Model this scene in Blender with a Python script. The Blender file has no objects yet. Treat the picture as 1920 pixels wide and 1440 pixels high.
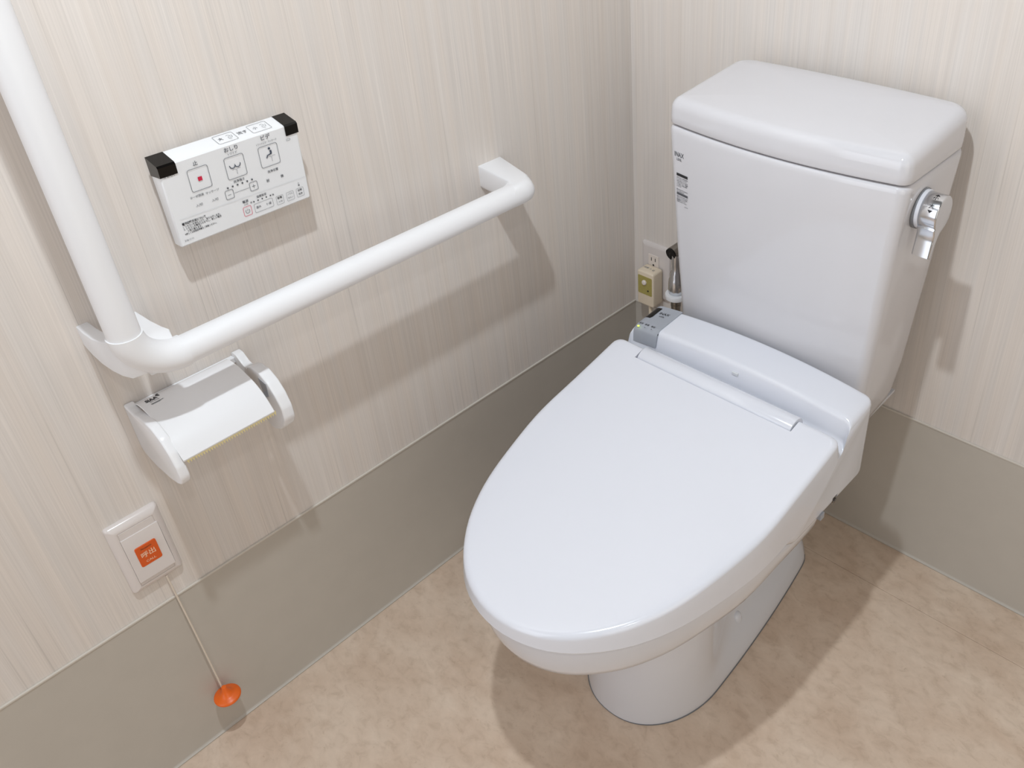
import bpy, bmesh, math, random
import numpy as np
from mathutils import Vector, Matrix

random.seed(3)
scene = bpy.context.scene
COL = scene.collection

# ------------------------------------------------------------------ camera
cam_d = bpy.data.cameras.new('camera')
cam = bpy.data.objects.new('camera', cam_d)
COL.objects.link(cam)
right = Vector((0.74981873, 0.66090976, -0.0311474))
down = Vector((0.35226239, -0.43861404, -0.82675808))
fwd = Vector((-0.56007417, 0.60894664, -0.56169468))
M = Matrix(((right.x, -down.x, -fwd.x, 1.0230),
            (right.y, -down.y, -fwd.y, -1.19448),
            (right.z, -down.z, -fwd.z, 1.28337),
            (0, 0, 0, 1)))
cam.matrix_world = M
cam_d.sensor_fit = 'HORIZONTAL'
cam_d.sensor_width = 36.0
cam_d.lens = 1653.0 / 1920.0 * 36.0
cam_d.shift_x = -(1144.54 - 960) / 1920.0
cam_d.shift_y = (629.14 - 720) / 1920.0
cam_d.clip_start = 0.01
scene.camera = cam

# ------------------------------------------------------------------ light and exposure
world = bpy.data.worlds.new('room_fill')
scene.world = world
world.use_nodes = True
bgn = world.node_tree.nodes['Background']
bgn.inputs['Color'].default_value = (1.0, 0.92, 0.83, 1)
bgn.inputs['Strength'].default_value = 0.13

def lamp(name, loc, power, radius, color):
    d = bpy.data.lights.new(name, 'POINT')
    d.energy = power
    d.shadow_soft_size = radius
    d.color = color
    o = bpy.data.objects.new(name, d)
    o.location = loc
    COL.objects.link(o)
    return o
def soft(name, loc, to, sx, sy, power, color):
    d = bpy.data.lights.new(name, 'AREA')
    d.shape = 'RECTANGLE'; d.size = sx; d.size_y = sy; d.energy = power; d.color = color
    o = bpy.data.objects.new(name, d); COL.objects.link(o)
    o.location = loc
    o.rotation_euler = (Vector(to) - Vector(loc)).to_track_quat('-Z', 'Y').to_euler()
    return o
lamp('ceiling_lamp', (0.61, -0.97, 1.96), 40.0, 0.022, (0.88, 0.95, 1.0))
lamp('ceiling_lamp', (1.46, -1.29, 2.02), 8.5, 0.028, (0.98, 0.98, 1.0))
soft('front_fill', (0.30, -2.6, 1.2), (0.5, 0.0, 0.4), 0.95, 2.2, 12.0, (0.90, 0.93, 1.0))  # added soft fill from behind the camera, no real source modelled there
soft('room_fill', (2.3, -1.45, 1.1), (0.0, -1.3, 0.5), 1.7, 2.0, 12.0, (1.0, 0.94, 0.84))  # large unseen panel added on the right to brighten the left wall

vs = scene.view_settings
vs.view_transform = 'Standard'
vs.look = 'None'
vs.exposure = 0.07
vs.gamma = 1.0
vs.use_curve_mapping = False

# ------------------------------------------------------------------ materials
def s2l(c):
    return tuple((v / 12.92 if v <= 0.04045 else ((v + 0.055) / 1.055) ** 2.4) for v in c)

def mat(name, rgb, rough=0.4, metal=0.0, coat=0.0, spec=0.5, emit=None):
    m = bpy.data.materials.new(name)
    m.use_nodes = True
    b = m.node_tree.nodes['Principled BSDF']
    b.inputs['Base Color'].default_value = (*s2l([c / 255 for c in rgb]), 1)
    b.inputs['Roughness'].default_value = rough
    b.inputs['Metallic'].default_value = metal
    b.inputs['Specular IOR Level'].default_value = spec
    if coat:
        b.inputs['Coat Weight'].default_value = coat
        b.inputs['Coat Roughness'].default_value = 0.04
    if emit:
        b.inputs['Emission Color'].default_value = (*s2l([c / 255 for c in emit]), 1)
        b.inputs['Emission Strength'].default_value = 1.6
    return m

def nodes_of(m):
    nt = m.node_tree
    return nt, nt.nodes, nt.links, nt.nodes['Principled BSDF']

def streak_mat():
    m = mat('striped_wallpaper', (205, 196, 187), 0.62, spec=0.25)
    nt, N, L, b = nodes_of(m)
    geo = N.new('ShaderNodeNewGeometry')
    sep = N.new('ShaderNodeSeparateXYZ'); L.new(geo.outputs['Position'], sep.inputs[0])
    add = N.new('ShaderNodeMath'); add.operation = 'ADD'
    L.new(sep.outputs['X'], add.inputs[0]); L.new(sep.outputs['Y'], add.inputs[1])
    def noise(ks, kz, detail=2.0, seed=0.0, rough=0.5):
        c = N.new('ShaderNodeCombineXYZ')
        a = N.new('ShaderNodeMath'); a.operation = 'MULTIPLY_ADD'
        L.new(add.outputs[0], a.inputs[0]); a.inputs[1].default_value = ks; a.inputs[2].default_value = seed
        z = N.new('ShaderNodeMath'); z.operation = 'MULTIPLY'
        L.new(sep.outputs['Z'], z.inputs[0]); z.inputs[1].default_value = kz
        L.new(a.outputs[0], c.inputs[0]); L.new(z.outputs[0], c.inputs[1])
        n = N.new('ShaderNodeTexNoise'); n.inputs['Scale'].default_value = 1.0
        n.inputs['Detail'].default_value = detail; n.inputs['Roughness'].default_value = rough
        L.new(c.outputs[0], n.inputs['Vector'])
        return n.outputs['Fac']
    def ramp(src, stops):
        r = N.new('ShaderNodeValToRGB'); L.new(src, r.inputs[0])
        els = r.color_ramp.elements
        while len(els) < len(stops): els.new(0.5)
        for e, (p, v) in zip(els, stops):
            e.position = p; e.color = (v, v, v, 1)
        return r.outputs[0]
    fine = noise(620, 5.0, 2.0, 11.0)
    mid = noise(170, 1.6, 2.0, 3.0)
    broad = noise(60, 0.7, 2.0, 7.0)
    tone = noise(55, 0.7, 1.0, 31.0)
    lines = noise(330, 2.2, 1.0, 57.0)
    def mul(a, bb):
        x = N.new('ShaderNodeMath'); x.operation = 'MULTIPLY'
        L.new(a, x.inputs[0]); L.new(bb, x.inputs[1]); return x.outputs[0]
    v = mul(ramp(fine, [(0.28, 0.940), (0.72, 1.045)]), ramp(mid, [(0.28, 0.965), (0.72, 1.025)]))
    v = mul(v, ramp(broad, [(0.3, 0.975), (0.7, 1.015)]))
    v = mul(v, ramp(lines, [(0.26, 0.88), (0.34, 1.0), (1.0, 1.0)]))
    mixc = N.new('ShaderNodeMixRGB')
    mixc.inputs[1].default_value = (*s2l([c / 255 for c in (219, 213, 208)]), 1)
    mixc.inputs[2].default_value = (*s2l([c / 255 for c in (220, 212, 205)]), 1)
    L.new(ramp(tone, [(0.35, 0.0), (0.65, 1.0)]), mixc.inputs[0])
    mm = N.new('ShaderNodeVectorMath'); mm.operation = 'SCALE'
    L.new(mixc.outputs[0], mm.inputs[0]); L.new(v, mm.inputs['Scale'])
    L.new(mm.outputs[0], b.inputs['Base Color'])
    bp = N.new('ShaderNodeBump'); bp.inputs['Strength'].default_value = 0.12; bp.inputs['Distance'].default_value = 0.0004
    L.new(fine, bp.inputs['Height']); L.new(bp.outputs[0], b.inputs['Normal'])
    return m

def floor_mat():
    m = mat('marbled_vinyl', (190, 170, 150), 0.42, spec=0.35)
    nt, N, L, b = nodes_of(m)
    geo = N.new('ShaderNodeNewGeometry')
    def noise(scale, detail, dist=0.0, rough=0.6, off=0.0):
        mp = N.new('ShaderNodeMapping'); mp.inputs['Location'].default_value = (off, off * 0.7, 0)
        mp.inputs['Rotation'].default_value = (0, 0, off)
        mp.inputs['Scale'].default_value = (1.0, 1.5, 1.0)
        L.new(geo.outputs['Position'], mp.inputs[0])
        n = N.new('ShaderNodeTexNoise'); n.inputs['Scale'].default_value = scale
        n.inputs['Detail'].default_value = detail; n.inputs['Roughness'].default_value = rough
        n.inputs['Distortion'].default_value = dist
        L.new(mp.outputs[0], n.inputs['Vector']); return n.outputs['Fac']
    a = noise(8, 4, 0.4, 0.6, 1.3)
    r = N.new('ShaderNodeValToRGB'); L.new(a, r.inputs[0])
    e = r.color_ramp.elements
    e[0].position = 0.33; e[0].color = (*s2l([c / 255 for c in (202, 180, 160)]), 1)
    e[1].position = 0.68; e[1].color = (*s2l([c / 255 for c in (217, 199, 181)]), 1)
    k = e.new(0.5); k.color = (*s2l([c / 255 for c in (210, 190, 171)]), 1)
    bb = noise(42, 7, 0.5, 0.65, 4.1)
    r2 = N.new('ShaderNodeValToRGB'); L.new(bb, r2.inputs[0])
    e = r2.color_ramp.elements
    e[0].position = 0.32; e[0].color = (0.84, 0.81, 0.78, 1)
    e[1].position = 0.70; e[1].color = (1.10, 1.11, 1.12, 1)
    k = e.new(0.48); k.color = (1, 1, 1, 1)
    mx = N.new('ShaderNodeMixRGB'); mx.blend_type = 'MULTIPLY'; mx.inputs[0].default_value = 0.75
    L.new(r.outputs[0], mx.inputs[1]); L.new(r2.outputs[0], mx.inputs[2])
    c = noise(95, 4, 0.5, 0.6, 2.2)
    r3 = N.new('ShaderNodeValToRGB'); L.new(c, r3.inputs[0])
    e = r3.color_ramp.elements
    e[0].position = 0.28; e[0].color = (0.84, 0.80, 0.76, 1)
    e[1].position = 0.36; e[1].color = (1, 1, 1, 1)
    mx2 = N.new('ShaderNodeMixRGB'); mx2.blend_type = 'MULTIPLY'; mx2.inputs[0].default_value = 0.8
    L.new(mx.outputs[0], mx2.inputs[1]); L.new(r3.outputs[0], mx2.inputs[2])
    L.new(mx2.outputs[0], b.inputs['Base Color'])
    return m

def speck(m, amt=0.03, scale=60):
    nt, N, L, b = nodes_of(m)
    base = b.inputs['Base Color'].default_value[:]
    geo = N.new('ShaderNodeNewGeometry')
    n = N.new('ShaderNodeTexNoise'); n.inputs['Scale'].default_value = scale; n.inputs['Detail'].default_value = 3
    L.new(geo.outputs['Position'], n.inputs['Vector'])
    r = N.new('ShaderNodeValToRGB'); L.new(n.outputs['Fac'], r.inputs[0])
    r.color_ramp.elements[0].position = 0.3; r.color_ramp.elements[1].position = 0.7
    r.color_ramp.elements[0].color = tuple(c * (1 - amt) for c in base[:3]) + (1,)
    r.color_ramp.elements[1].color = tuple(min(1, c * (1 + amt)) for c in base[:3]) + (1,)
    L.new(r.outputs[0], b.inputs['Base Color'])
    return m

PAPER = streak_mat()
FLOOR = floor_mat()
BASE = speck(mat('grey_vinyl_skirting', (187, 181, 172), 0.45, spec=0.35), 0.015, 25)
BEAD = speck(mat('pale_bead', (205, 199, 190), 0.5), 0.01)
CHINA = speck(mat('white_china', (216, 218, 225), 0.10, coat=0.15), 0.004, 8)
CREAM_CHINA = speck(mat('white_china_cistern', (212, 212, 217), 0.10, coat=0.15), 0.004, 8)
PLASTIC = speck(mat('glossy_white_plastic', (221, 224, 233), 0.16, coat=0.3), 0.004, 8)
MATTE = speck(mat('white_bar_plastic', (234, 235, 238), 0.42), 0.004, 8)
HOLD = speck(mat('white_holder_plastic', (234, 235, 238), 0.22), 0.004, 8)
REMW = speck(mat('remote_white', (232, 234, 237), 0.28), 0.004, 8)
PLATE = speck(mat('switch_plate_white', (216, 209, 206), 0.22), 0.004, 8)
ORANGE = speck(mat('orange_plastic', (232, 104, 26), 0.35), 0.02, 90)
ORANGE_D = speck(mat('orange_label', (214, 88, 20), 0.4), 0.01, 90)
CORD = speck(mat('cord_white', (214, 202, 188), 0.7), 0.05, 600)
CHROME = speck(mat('chrome', (214, 216, 220), 0.20, metal=1.0), 0.01)
DULL = speck(mat('dull_metal', (150, 146, 140), 0.28, metal=1.0), 0.03, 200)
BLACK = speck(mat('black_gloss', (10, 9, 9), 0.10, coat=0.0, spec=0.35), 0.05)
GREY = speck(mat('silver_grey_panel', (160, 165, 174), 0.35), 0.01)
GREY_D = speck(mat('grey_ring', (118, 120, 124), 0.35), 0.01)
CREAM = speck(mat('cream_plastic', (226, 212, 190), 0.38), 0.01)
GOLD = speck(mat('olive_gold_label', (168, 156, 88), 0.35), 0.06, 300)
SOCKET = speck(mat('socket_white', (226, 216, 208), 0.4), 0.01)
DARK = speck(mat('dark_gap', (34, 32, 30), 0.6), 0.02)
TAN = speck(mat('tan_cutter', (196, 180, 132), 0.45), 0.05, 200)
INK = speck(mat('black_ink', (38, 38, 42), 0.6), 0.02)
INKG = speck(mat('grey_ink', (128, 130, 134), 0.6), 0.02)
INKM = speck(mat('mid_grey_ink', (86, 88, 94), 0.6), 0.02)
NAVY = speck(mat('slate_ink', (58, 68, 84), 0.6), 0.02)
RED = speck(mat('red_ink', (200, 24, 64), 0.5), 0.02)
PINK = speck(mat('pink_ink', (214, 96, 116), 0.5), 0.02)
PALE = speck(mat('pale_label_ink', (240, 200, 170), 0.5), 0.02)
BROWNINK = speck(mat('brown_ink', (104, 62, 34), 0.6), 0.02)
LINE = speck(mat('pale_line', (214, 217, 221), 0.5), 0.01)
GREEN = mat('green_led', (190, 225, 90), 0.4, emit=(200, 235, 80))

# ------------------------------------------------------------------ mesh helpers
def to_obj(name, bm, m, parent=None, smooth=True, ang=35):
    bmesh.ops.recalc_face_normals(bm, faces=bm.faces)
    me = bpy.data.meshes.new(name)
    bm.to_mesh(me); bm.free()
    mats = m if isinstance(m, (list, tuple)) else [m]
    for k in mats: me.materials.append(k)
    if smooth:
        me.polygons.foreach_set('use_smooth', [True] * len(me.polygons))
        me.set_sharp_from_angle(angle=math.radians(ang))
    o = bpy.data.objects.new(name, me)
    COL.objects.link(o)
    if parent is not None: attach(o, parent)
    return o

def attach(o, parent):
    """meshes are written in world space; the parent empty stands at its own place"""
    o.parent = parent
    pt = Vector(parent.location)
    if parent.parent is not None: pt = pt + Vector(parent.parent.location)
    if parent.type == 'EMPTY':
        o.matrix_parent_inverse = Matrix.Translation(-pt)

def thing(name, label, cat, loc, group=None):
    o = bpy.data.objects.new(name, None)
    o.empty_display_size = 0.02
    COL.objects.link(o); o.location = loc
    o['label'] = label; o['category'] = cat
    if group: o['group'] = group
    bpy.context.view_layer.update()
    return o

def loft(rings, cap0=True, cap1=True, bm=None):
    bm = bm or bmesh.new()
    vs_ = [[bm.verts.new(p) for p in r] for r in rings]
    n = len(rings[0])
    for a, b in zip(vs_[:-1], vs_[1:]):
        for i in range(n):
            j = (i + 1) % n
            bm.faces.new((a[i], a[j], b[j], b[i]))
    if cap0: bm.faces.new(vs_[0][::-1])
    if cap1: bm.faces.new(vs_[-1])
    return bm

def box(bm, lo, hi, bev=0.0, seg=2):
    r = bmesh.ops.create_cube(bm, size=1.0)
    v = r['verts']
    for q in v:
        q.co = Vector([(lo[i] + hi[i]) / 2 + q.co[i] * (hi[i] - lo[i]) for i in range(3)])
    if bev > 0:
        es = set()
        for q in v: es.update(q.link_edges)
        bmesh.ops.bevel(bm, geom=list(es), offset=bev, segments=seg, profile=0.5, affect='EDGES')
    return bm

def tube(bm, p0, p1, r0, r1=None, n=24, caps=True):
    r1 = r0 if r1 is None else r1
    p0, p1 = Vector(p0), Vector(p1)
    d = (p1 - p0).normalized()
    u = d.orthogonal().normalized(); w = d.cross(u)
    A = [p0 + (u * math.cos(t) + w * math.sin(t)) * r0 for t in [2 * math.pi * i / n for i in range(n)]]
    B = [p1 + (u * math.cos(t) + w * math.sin(t)) * r1 for t in [2 * math.pi * i / n for i in range(n)]]
    return loft([A, B], caps, caps, bm)

def lathe(bm, prof, origin, axis='z', n=32):
    """prof: list of (radius, height) from one end to the other"""
    rings = []
    for r, h in prof:
        ring = []
        for i in range(n):
            t = 2 * math.pi * i / n
            a, b = r * math.cos(t), r * math.sin(t)
            if axis == 'z': p = (a, b, h)
            elif axis == 'x': p = (h, a, b)
            else: p = (a, h, b)
            ring.append(Vector(origin) + Vector(p))
        rings.append(ring)
    return loft(rings, True, True, bm)

def sweep(bm, pts, r, n=10):
    pts = [Vector(p) for p in pts]
    rings = []
    up = Vector((0.3, 0.8, 0.1)).normalized()
    for i, p in enumerate(pts):
        d = (pts[min(i + 1, len(pts) - 1)] - pts[max(i - 1, 0)]).normalized()
        u = (up - d * up.dot(d)).normalized(); w = d.cross(u)
        rings.append([p + (u * math.cos(2 * math.pi * k / n) + w * math.sin(2 * math.pi * k / n)) * r for k in range(n)])
    return loft(rings, True, True, bm)

def inset_poly(pts, d):
    """pts: closed CCW list of 2-d points; moves every vertex inwards by d"""
    P = np.array(pts, float); n = len(P)
    area = 0.5 * np.sum(P[:, 0] * np.roll(P[:, 1], -1) - np.roll(P[:, 0], -1) * P[:, 1])
    sg = 1.0 if area > 0 else -1.0
    out = []
    for i in range(n):
        a = P[i] - P[i - 1]; b = P[(i + 1) % n] - P[i]
        a /= np.linalg.norm(a) + 1e-12; b /= np.linalg.norm(b) + 1e-12
        na = np.array([-a[1], a[0]]) * sg; nb = np.array([-b[1], b[0]]) * sg
        m_ = na + nb; q = m_ @ m_
        m_ = m_ / max(np.linalg.norm(m_), 1e-9)
        k = 1.0 / max(math.sqrt(max(q, 0.3)) / 2, 0.5)
        dd = d[i] if hasattr(d, '__len__') else d
        out.append(P[i] + m_ * dd * k)
    return np.array(out)

def round_corners(pts, rad, seg=6):
    """fillets a polygon; rad one value or one per vertex"""
    P = [Vector((p[0], p[1])) for p in pts]
    n = len(P); out = []
    for i in range(n):
        r = rad[i] if hasattr(rad, '__len__') else rad
        a, b, c = P[i - 1], P[i], P[(i + 1) % n]
        if r <= 1e-6: out.append((b.x, b.y)); continue
        u = (a - b); v = (c - b)
        lu, lv = u.length, v.length
        u.normalize(); v.normalize()
        ang = u.angle(v)
        t = min(r / math.tan(ang / 2), lu * 0.49, lv * 0.49)
        p0 = b + u * t; p1 = b + v * t
        for k in range(seg + 1):
            s = k / seg
            q = p0 * (1 - s) ** 2 + b * 2 * s * (1 - s) + p1 * s ** 2
            out.append((q.x, q.y))
    return out

def prism(pts2, axis, a, b, bev=0.0, seg=3, bm=None, bev0=None):
    """extrudes 2-d polygon along axis between a and b with rounded rims"""
    bm = bm or bmesh.new()
    def mk(p, h):
        if axis == 'x': return Vector((h, p[0], p[1]))
        if axis == 'y': return Vector((p[0], h, p[1]))
        return Vector((p[0], p[1], h))
    lay = []
    s = 1 if b > a else -1
    b0 = bev if bev0 is None else bev0
    if b0 > 0:
        for k in range(seg + 1):
            t = math.pi / 2 * k / seg
            lay.append((b0 * (1 - math.sin(t)), a + s * b0 * (1 - math.cos(t))))
    else: lay.append((0, a))
    if bev > 0:
        for k in range(seg + 1):
            t = math.pi / 2 * (1 - k / seg)
            lay.append((bev * (1 - math.sin(t)), b - s * bev * (1 - math.cos(t))))
    else: lay.append((0, b))
    rings = [[mk(p, h) for p in inset_poly(pts2, d)] for d, h in lay]
    return loft(rings, True, True, bm)

def rrect(x0, x1, y0, y1, r, seg=6):
    return round_corners([(x0, y0), (x1, y0), (x1, y1), (x0, y1)], r, seg)

def rr_in(x0, x1, y0, y1, r, ins, seg=5):
    return rrect(x0 + ins, x1 - ins, y0 + ins, y1 - ins, max(r - ins * 0.8, 0.0012), seg)

def shrink(pts, d):
    P = np.array(pts, float); c = P.mean(axis=0); v = c - P
    l = np.linalg.norm(v, axis=1)[:, None]
    return P + v / l * np.minimum(d * 1.15, l * 0.6)

def boolean(o, cutter_bm):
    me = bpy.data.meshes.new('cutter'); bmesh.ops.recalc_face_normals(cutter_bm, faces=cutter_bm.faces)
    cutter_bm.to_mesh(me); cutter_bm.free()
    c = bpy.data.objects.new('cutter', me); COL.objects.link(c)
    md = o.modifiers.new('cut', 'BOOLEAN'); md.operation = 'DIFFERENCE'; md.object = c; md.solver = 'EXACT'
    bpy.context.view_layer.update()
    dg = bpy.context.evaluated_depsgraph_get()
    new = bpy.data.meshes.new_from_object(o.evaluated_get(dg))
    o.modifiers.clear(); old = o.data; o.data = new
    bpy.data.objects.remove(c, do_unlink=True)
    new.polygons.foreach_set('use_smooth', [True] * len(new.polygons))
    new.set_sharp_from_angle(angle=math.radians(32))

# printing: collects lettering and line work in one mesh with several inks
class Print:
    def __init__(self, name, parent, frame):
        """frame: (origin, u, v, n) in world space"""
        self.name, self.parent = name, parent
        self.o, self.u, self.v, self.n = [Vector(k) for k in frame]
        self.bm = bmesh.new(); self.mats = []
        self.lift = 0.00025
    def mi(self, m):
        if m not in self.mats: self.mats.append(m)
        return self.mats.index(m)
    def P(self, x, y, h=0.0):
        return self.o + self.u * x + self.v * y + self.n * (self.lift + h)
    def poly(self, pts, m, h=0.0):
        i = self.mi(m)
        f = self.bm.faces.new([self.bm.verts.new(self.P(x, y, h)) for x, y in pts])
        f.material_index = i
    def rect(self, x0, y0, x1, y1, m, h=0.0):
        self.poly([(x0, y0), (x1, y0), (x1, y1), (x0, y1)], m, h)
    def stroke(self, pts, w, m, closed=False, h=0.0):
        n = len(pts)
        i = self.mi(m); L_, R_ = [], []
        for k in range(n):
            a = pts[k - 1] if (k > 0 or closed) else pts[k]
            b = pts[(k + 1) % n] if (k < n - 1 or closed) else pts[k]
            dx, dy = b[0] - a[0], b[1] - a[1]; l = math.hypot(dx, dy) or 1
            nx, ny = -dy / l * w / 2, dx / l * w / 2
            L_.append(self.bm.verts.new(self.P(pts[k][0] + nx, pts[k][1] + ny, h)))
            R_.append(self.bm.verts.new(self.P(pts[k][0] - nx, pts[k][1] - ny, h)))
        for k in range(n if closed else n - 1):
            j = (k + 1) % n
            f = self.bm.faces.new((L_[k], L_[j], R_[j], R_[k])); f.material_index = i
    def frame_(self, x0, y0, x1, y1, r, w, m, h=0.0):
        self.stroke(rrect(x0, x1, y0, y1, r, 5), w, m, True, h)
    def disc(self, x, y, r, m, n=14, h=0.0):
        self.poly([(x + r * math.cos(2 * math.pi * k / n), y + r * math.sin(2 * math.pi * k / n)) for k in range(n)], m, h)
    def text(self, s, x, y, size, m, align='CENTER', sx=1.0, h=0.0, rot=0.0, bold=0.0):
        cu = bpy.data.curves.new('lettering', 'FONT')
        cu.body = s; cu.size = size; cu.align_x = align; cu.align_y = 'CENTER'
        cu.resolution_u = 3; cu.offset = bold + 0.014 * size
        o = bpy.data.objects.new('lettering', cu); COL.objects.link(o)
        bpy.context.view_layer.update()
        dg = bpy.context.evaluated_depsgraph_get()
        me = bpy.data.meshes.new_from_object(o.evaluated_get(dg))
        i = self.mi(m)
        c, sn = math.cos(rot), math.sin(rot)
        base = len(self.bm.verts)
        vv = []
        for v in me.vertices:
            px, py = v.co.x * sx, v.co.y
            vv.append(self.bm.verts.new(self.P(x + px * c - py * sn, y + px * sn + py * c, h)))
        for f in me.polygons:
            try:
                g = self.bm.faces.new([vv[k] for k in f.vertices]); g.material_index = i
            except ValueError: pass
        bpy.data.objects.remove(o, do_unlink=True); bpy.data.meshes.remove(me)
    def done(self, label=None):
        me = bpy.data.meshes.new(self.name)
        self.bm.normal_update()
        for f in list(self.bm.faces):
            if f.normal.dot(self.n) < 0: f.normal_flip()
        self.bm.to_mesh(me); self.bm.free()
        for m in self.mats: me.materials.append(m)
        o = bpy.data.objects.new(self.name, me); COL.objects.link(o)
        attach(o, self.parent)
        if label: o['label'] = label
        return o

def structure(name, bm, m, label=None, parent=None, smooth=False, ang=35):
    o = to_obj(name, bm, m, parent, smooth, ang)
    o['kind'] = 'structure'
    if label and parent is None: o['label'] = label
    return o

# ================================================================== THE ROOM
H = 2.25
bm = box(bmesh.new(), (-0.08, -2.6, -0.05), (0.0, 0.08, H))
structure('wall_left', bm, PAPER, 'beige wall with fine vertical streaks carrying the handrail')
bm = box(bmesh.new(), (0.0, 0.0, -0.05), (2.4, 0.08, H))
structure('wall_back', bm, PAPER, 'beige wall with fine vertical streaks behind the toilet cistern')

# floor: sub-floor and two vinyl sheets meeting in a seam near the back wall
bm = box(bmesh.new(), (-0.08, -2.6, -0.05), (2.4, 0.08, -0.003))
fl = structure('floor', bm, FLOOR, 'beige marbled vinyl floor')
SEAM = -0.1067
for (y0, y1) in ((-2.6, SEAM - 0.0003), (SEAM + 0.0003, 0.0)):
    bm = box(bmesh.new(), (0.0, y0, -0.003), (2.4, y1, 0.0), 0.0004, 1)
    structure('vinyl_sheet', bm, FLOOR, None, fl)

# skirting 307 mm high: flat face, small cove at the floor, pale bead on top
def skirting(side):
    cove = [(0.0, 0.0006), (0.0058, 0.0006), (0.0058, 0.0014)]
    for k in range(1, 6):
        t = math.pi / 2 * k / 5
        cove.append((0.0058 - 0.0038 * math.sin(t), 0.0014 + 0.0042 * (1 - math.cos(t))))
    cove += [(0.002, 0.3045), (0.0, 0.3045)]
    if side == 'left':
        rings = [[Vector((x, y, z)) for x, z in cove] for y in (-2.6, 0.0)]
        lo, hi = (0.0, -2.6, 0.3046), (0.0034, 0.0, 0.3078)
    else:
        rings = [[Vector((x, -y, z)) for y, z in cove] for x in (0.002, 2.4)]
        lo, hi = (0.0034, -0.0034, 0.3046), (2.4, 0.0, 0.3078)
    b = structure('baseboard_' + side, loft(rings), BASE, 'tall grey vinyl skirting along the %s wall' % side, None, True, 30)
    t = structure('bead', box(bmesh.new(), lo, hi, 0.0005, 1), BEAD, None, b)
skirting('left'); skirting('back')

# ================================================================== TOILET OUTLINES
LIDW = [0.0, 0.0406, 0.0790, 0.1126, 0.1428, 0.1666, 0.1831, 0.1955, 0.1967, 0.1969]
XC = 0.445
YT, YR = -0.7887, -0.3335
ZT, ZR, ZB = 0.4187, 0.4963, -0.0063
TH = np.linspace(0, 1, 10)
def herm(x, xk, yk):
    xk = np.array(xk); yk = np.array(yk); h = np.diff(xk); d = np.diff(yk) / h; m_ = np.zeros_like(yk)
    m_[1:-1] = (d[:-1] * h[1:] + d[1:] * h[:-1]) / (h[:-1] + h[1:])
    m_[0] = 2 * d[0] - m_[1]; m_[-1] = 2 * d[-1] - m_[-2]
    i = int(np.clip(np.searchsorted(xk, x) - 1, 0, len(h) - 1)); t = (x - xk[i]) / h[i]
    return (2*t**3-3*t**2+1)*yk[i]+(t**3-2*t**2+t)*h[i]*m_[i]+(-2*t**3+3*t**2)*yk[i+1]+(t**3-t**2)*h[i]*m_[i+1]
def hw_at(s): return herm(s, TH, LIDW)
def lid_side(off=0.0, n=46, s1=1.0):
    """right half of the lid outline from tip to rear, offset outwards"""
    S = np.linspace(0, s1, n)
    h = np.array([hw_at(s) for s in S]); y = YT + (YR - YT) * S ** 2
    dx = np.gradient(h, S); dy = np.gradient(y, S); dx[0] = 0.33; dy[0] = 0.0
    l = np.hypot(dx, dy)
    return [(a + off * c / ll, b - off * d_ / ll) if k else (0.0, b - off) for k, (a, b, c, d_, ll) in enumerate(zip(h, y, dy, dx, l))]
def lid_outline(off=0.0, rear_r=0.014):
    r = lid_side(off)
    # rear corner fillet
    xr, yr = r[-1][0], YR + off
    keep = [p for p in r if p[1] < yr - rear_r]
    arc = [(xr - rear_r + rear_r * math.cos(t), yr - rear_r + rear_r * math.sin(t)) for t in np.linspace(0, math.pi / 2, 7)]
    half = keep + arc
    N = 44
    # resample to a fixed count
    P = np.array(half); seg = np.hypot(*np.diff(P, axis=0).T); cum = np.concatenate([[0], np.cumsum(seg)])
    core = len(arc)
    tt = np.linspace(0, cum[-core], N - core)
    Q = [(np.interp(t, cum, P[:, 0]), np.interp(t, cum, P[:, 1])) for t in tt] + list(arc[1:]) + [(xr * 0.8 if False else xr - rear_r - 0.02, yr)]
    R_ = [(XC + a, b) for a, b in Q]
    L_ = [(XC - a, b) for a, b in Q[1:]][::-1]
    mid = [(XC + a, yr) for a in np.linspace(xr - rear_r - 0.04, -(xr - rear_r - 0.04), 12)]
    return R_ + mid + L_
def zl(y, d=0.0):
    u = min(max((y - YT) / (YR - YT), 0), 1)
    return ZT + (ZR - ZT) * u + ZB * 4 * u * (1 - u) - d
def zb(y):
    """lower rim of the lid skirt"""
    u = min(max((y - YT) / (YR - YT), 0), 1)
    return zl(y) - (0.0233 + 0.0619 * u) + 0.058 * max(0, (u - 0.80) / 0.20) ** 1.5

toilet = thing('toilet', 'white floor-standing china toilet bowl with oval foot', 'toilet', (XC, -0.35, 0.0))

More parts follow.
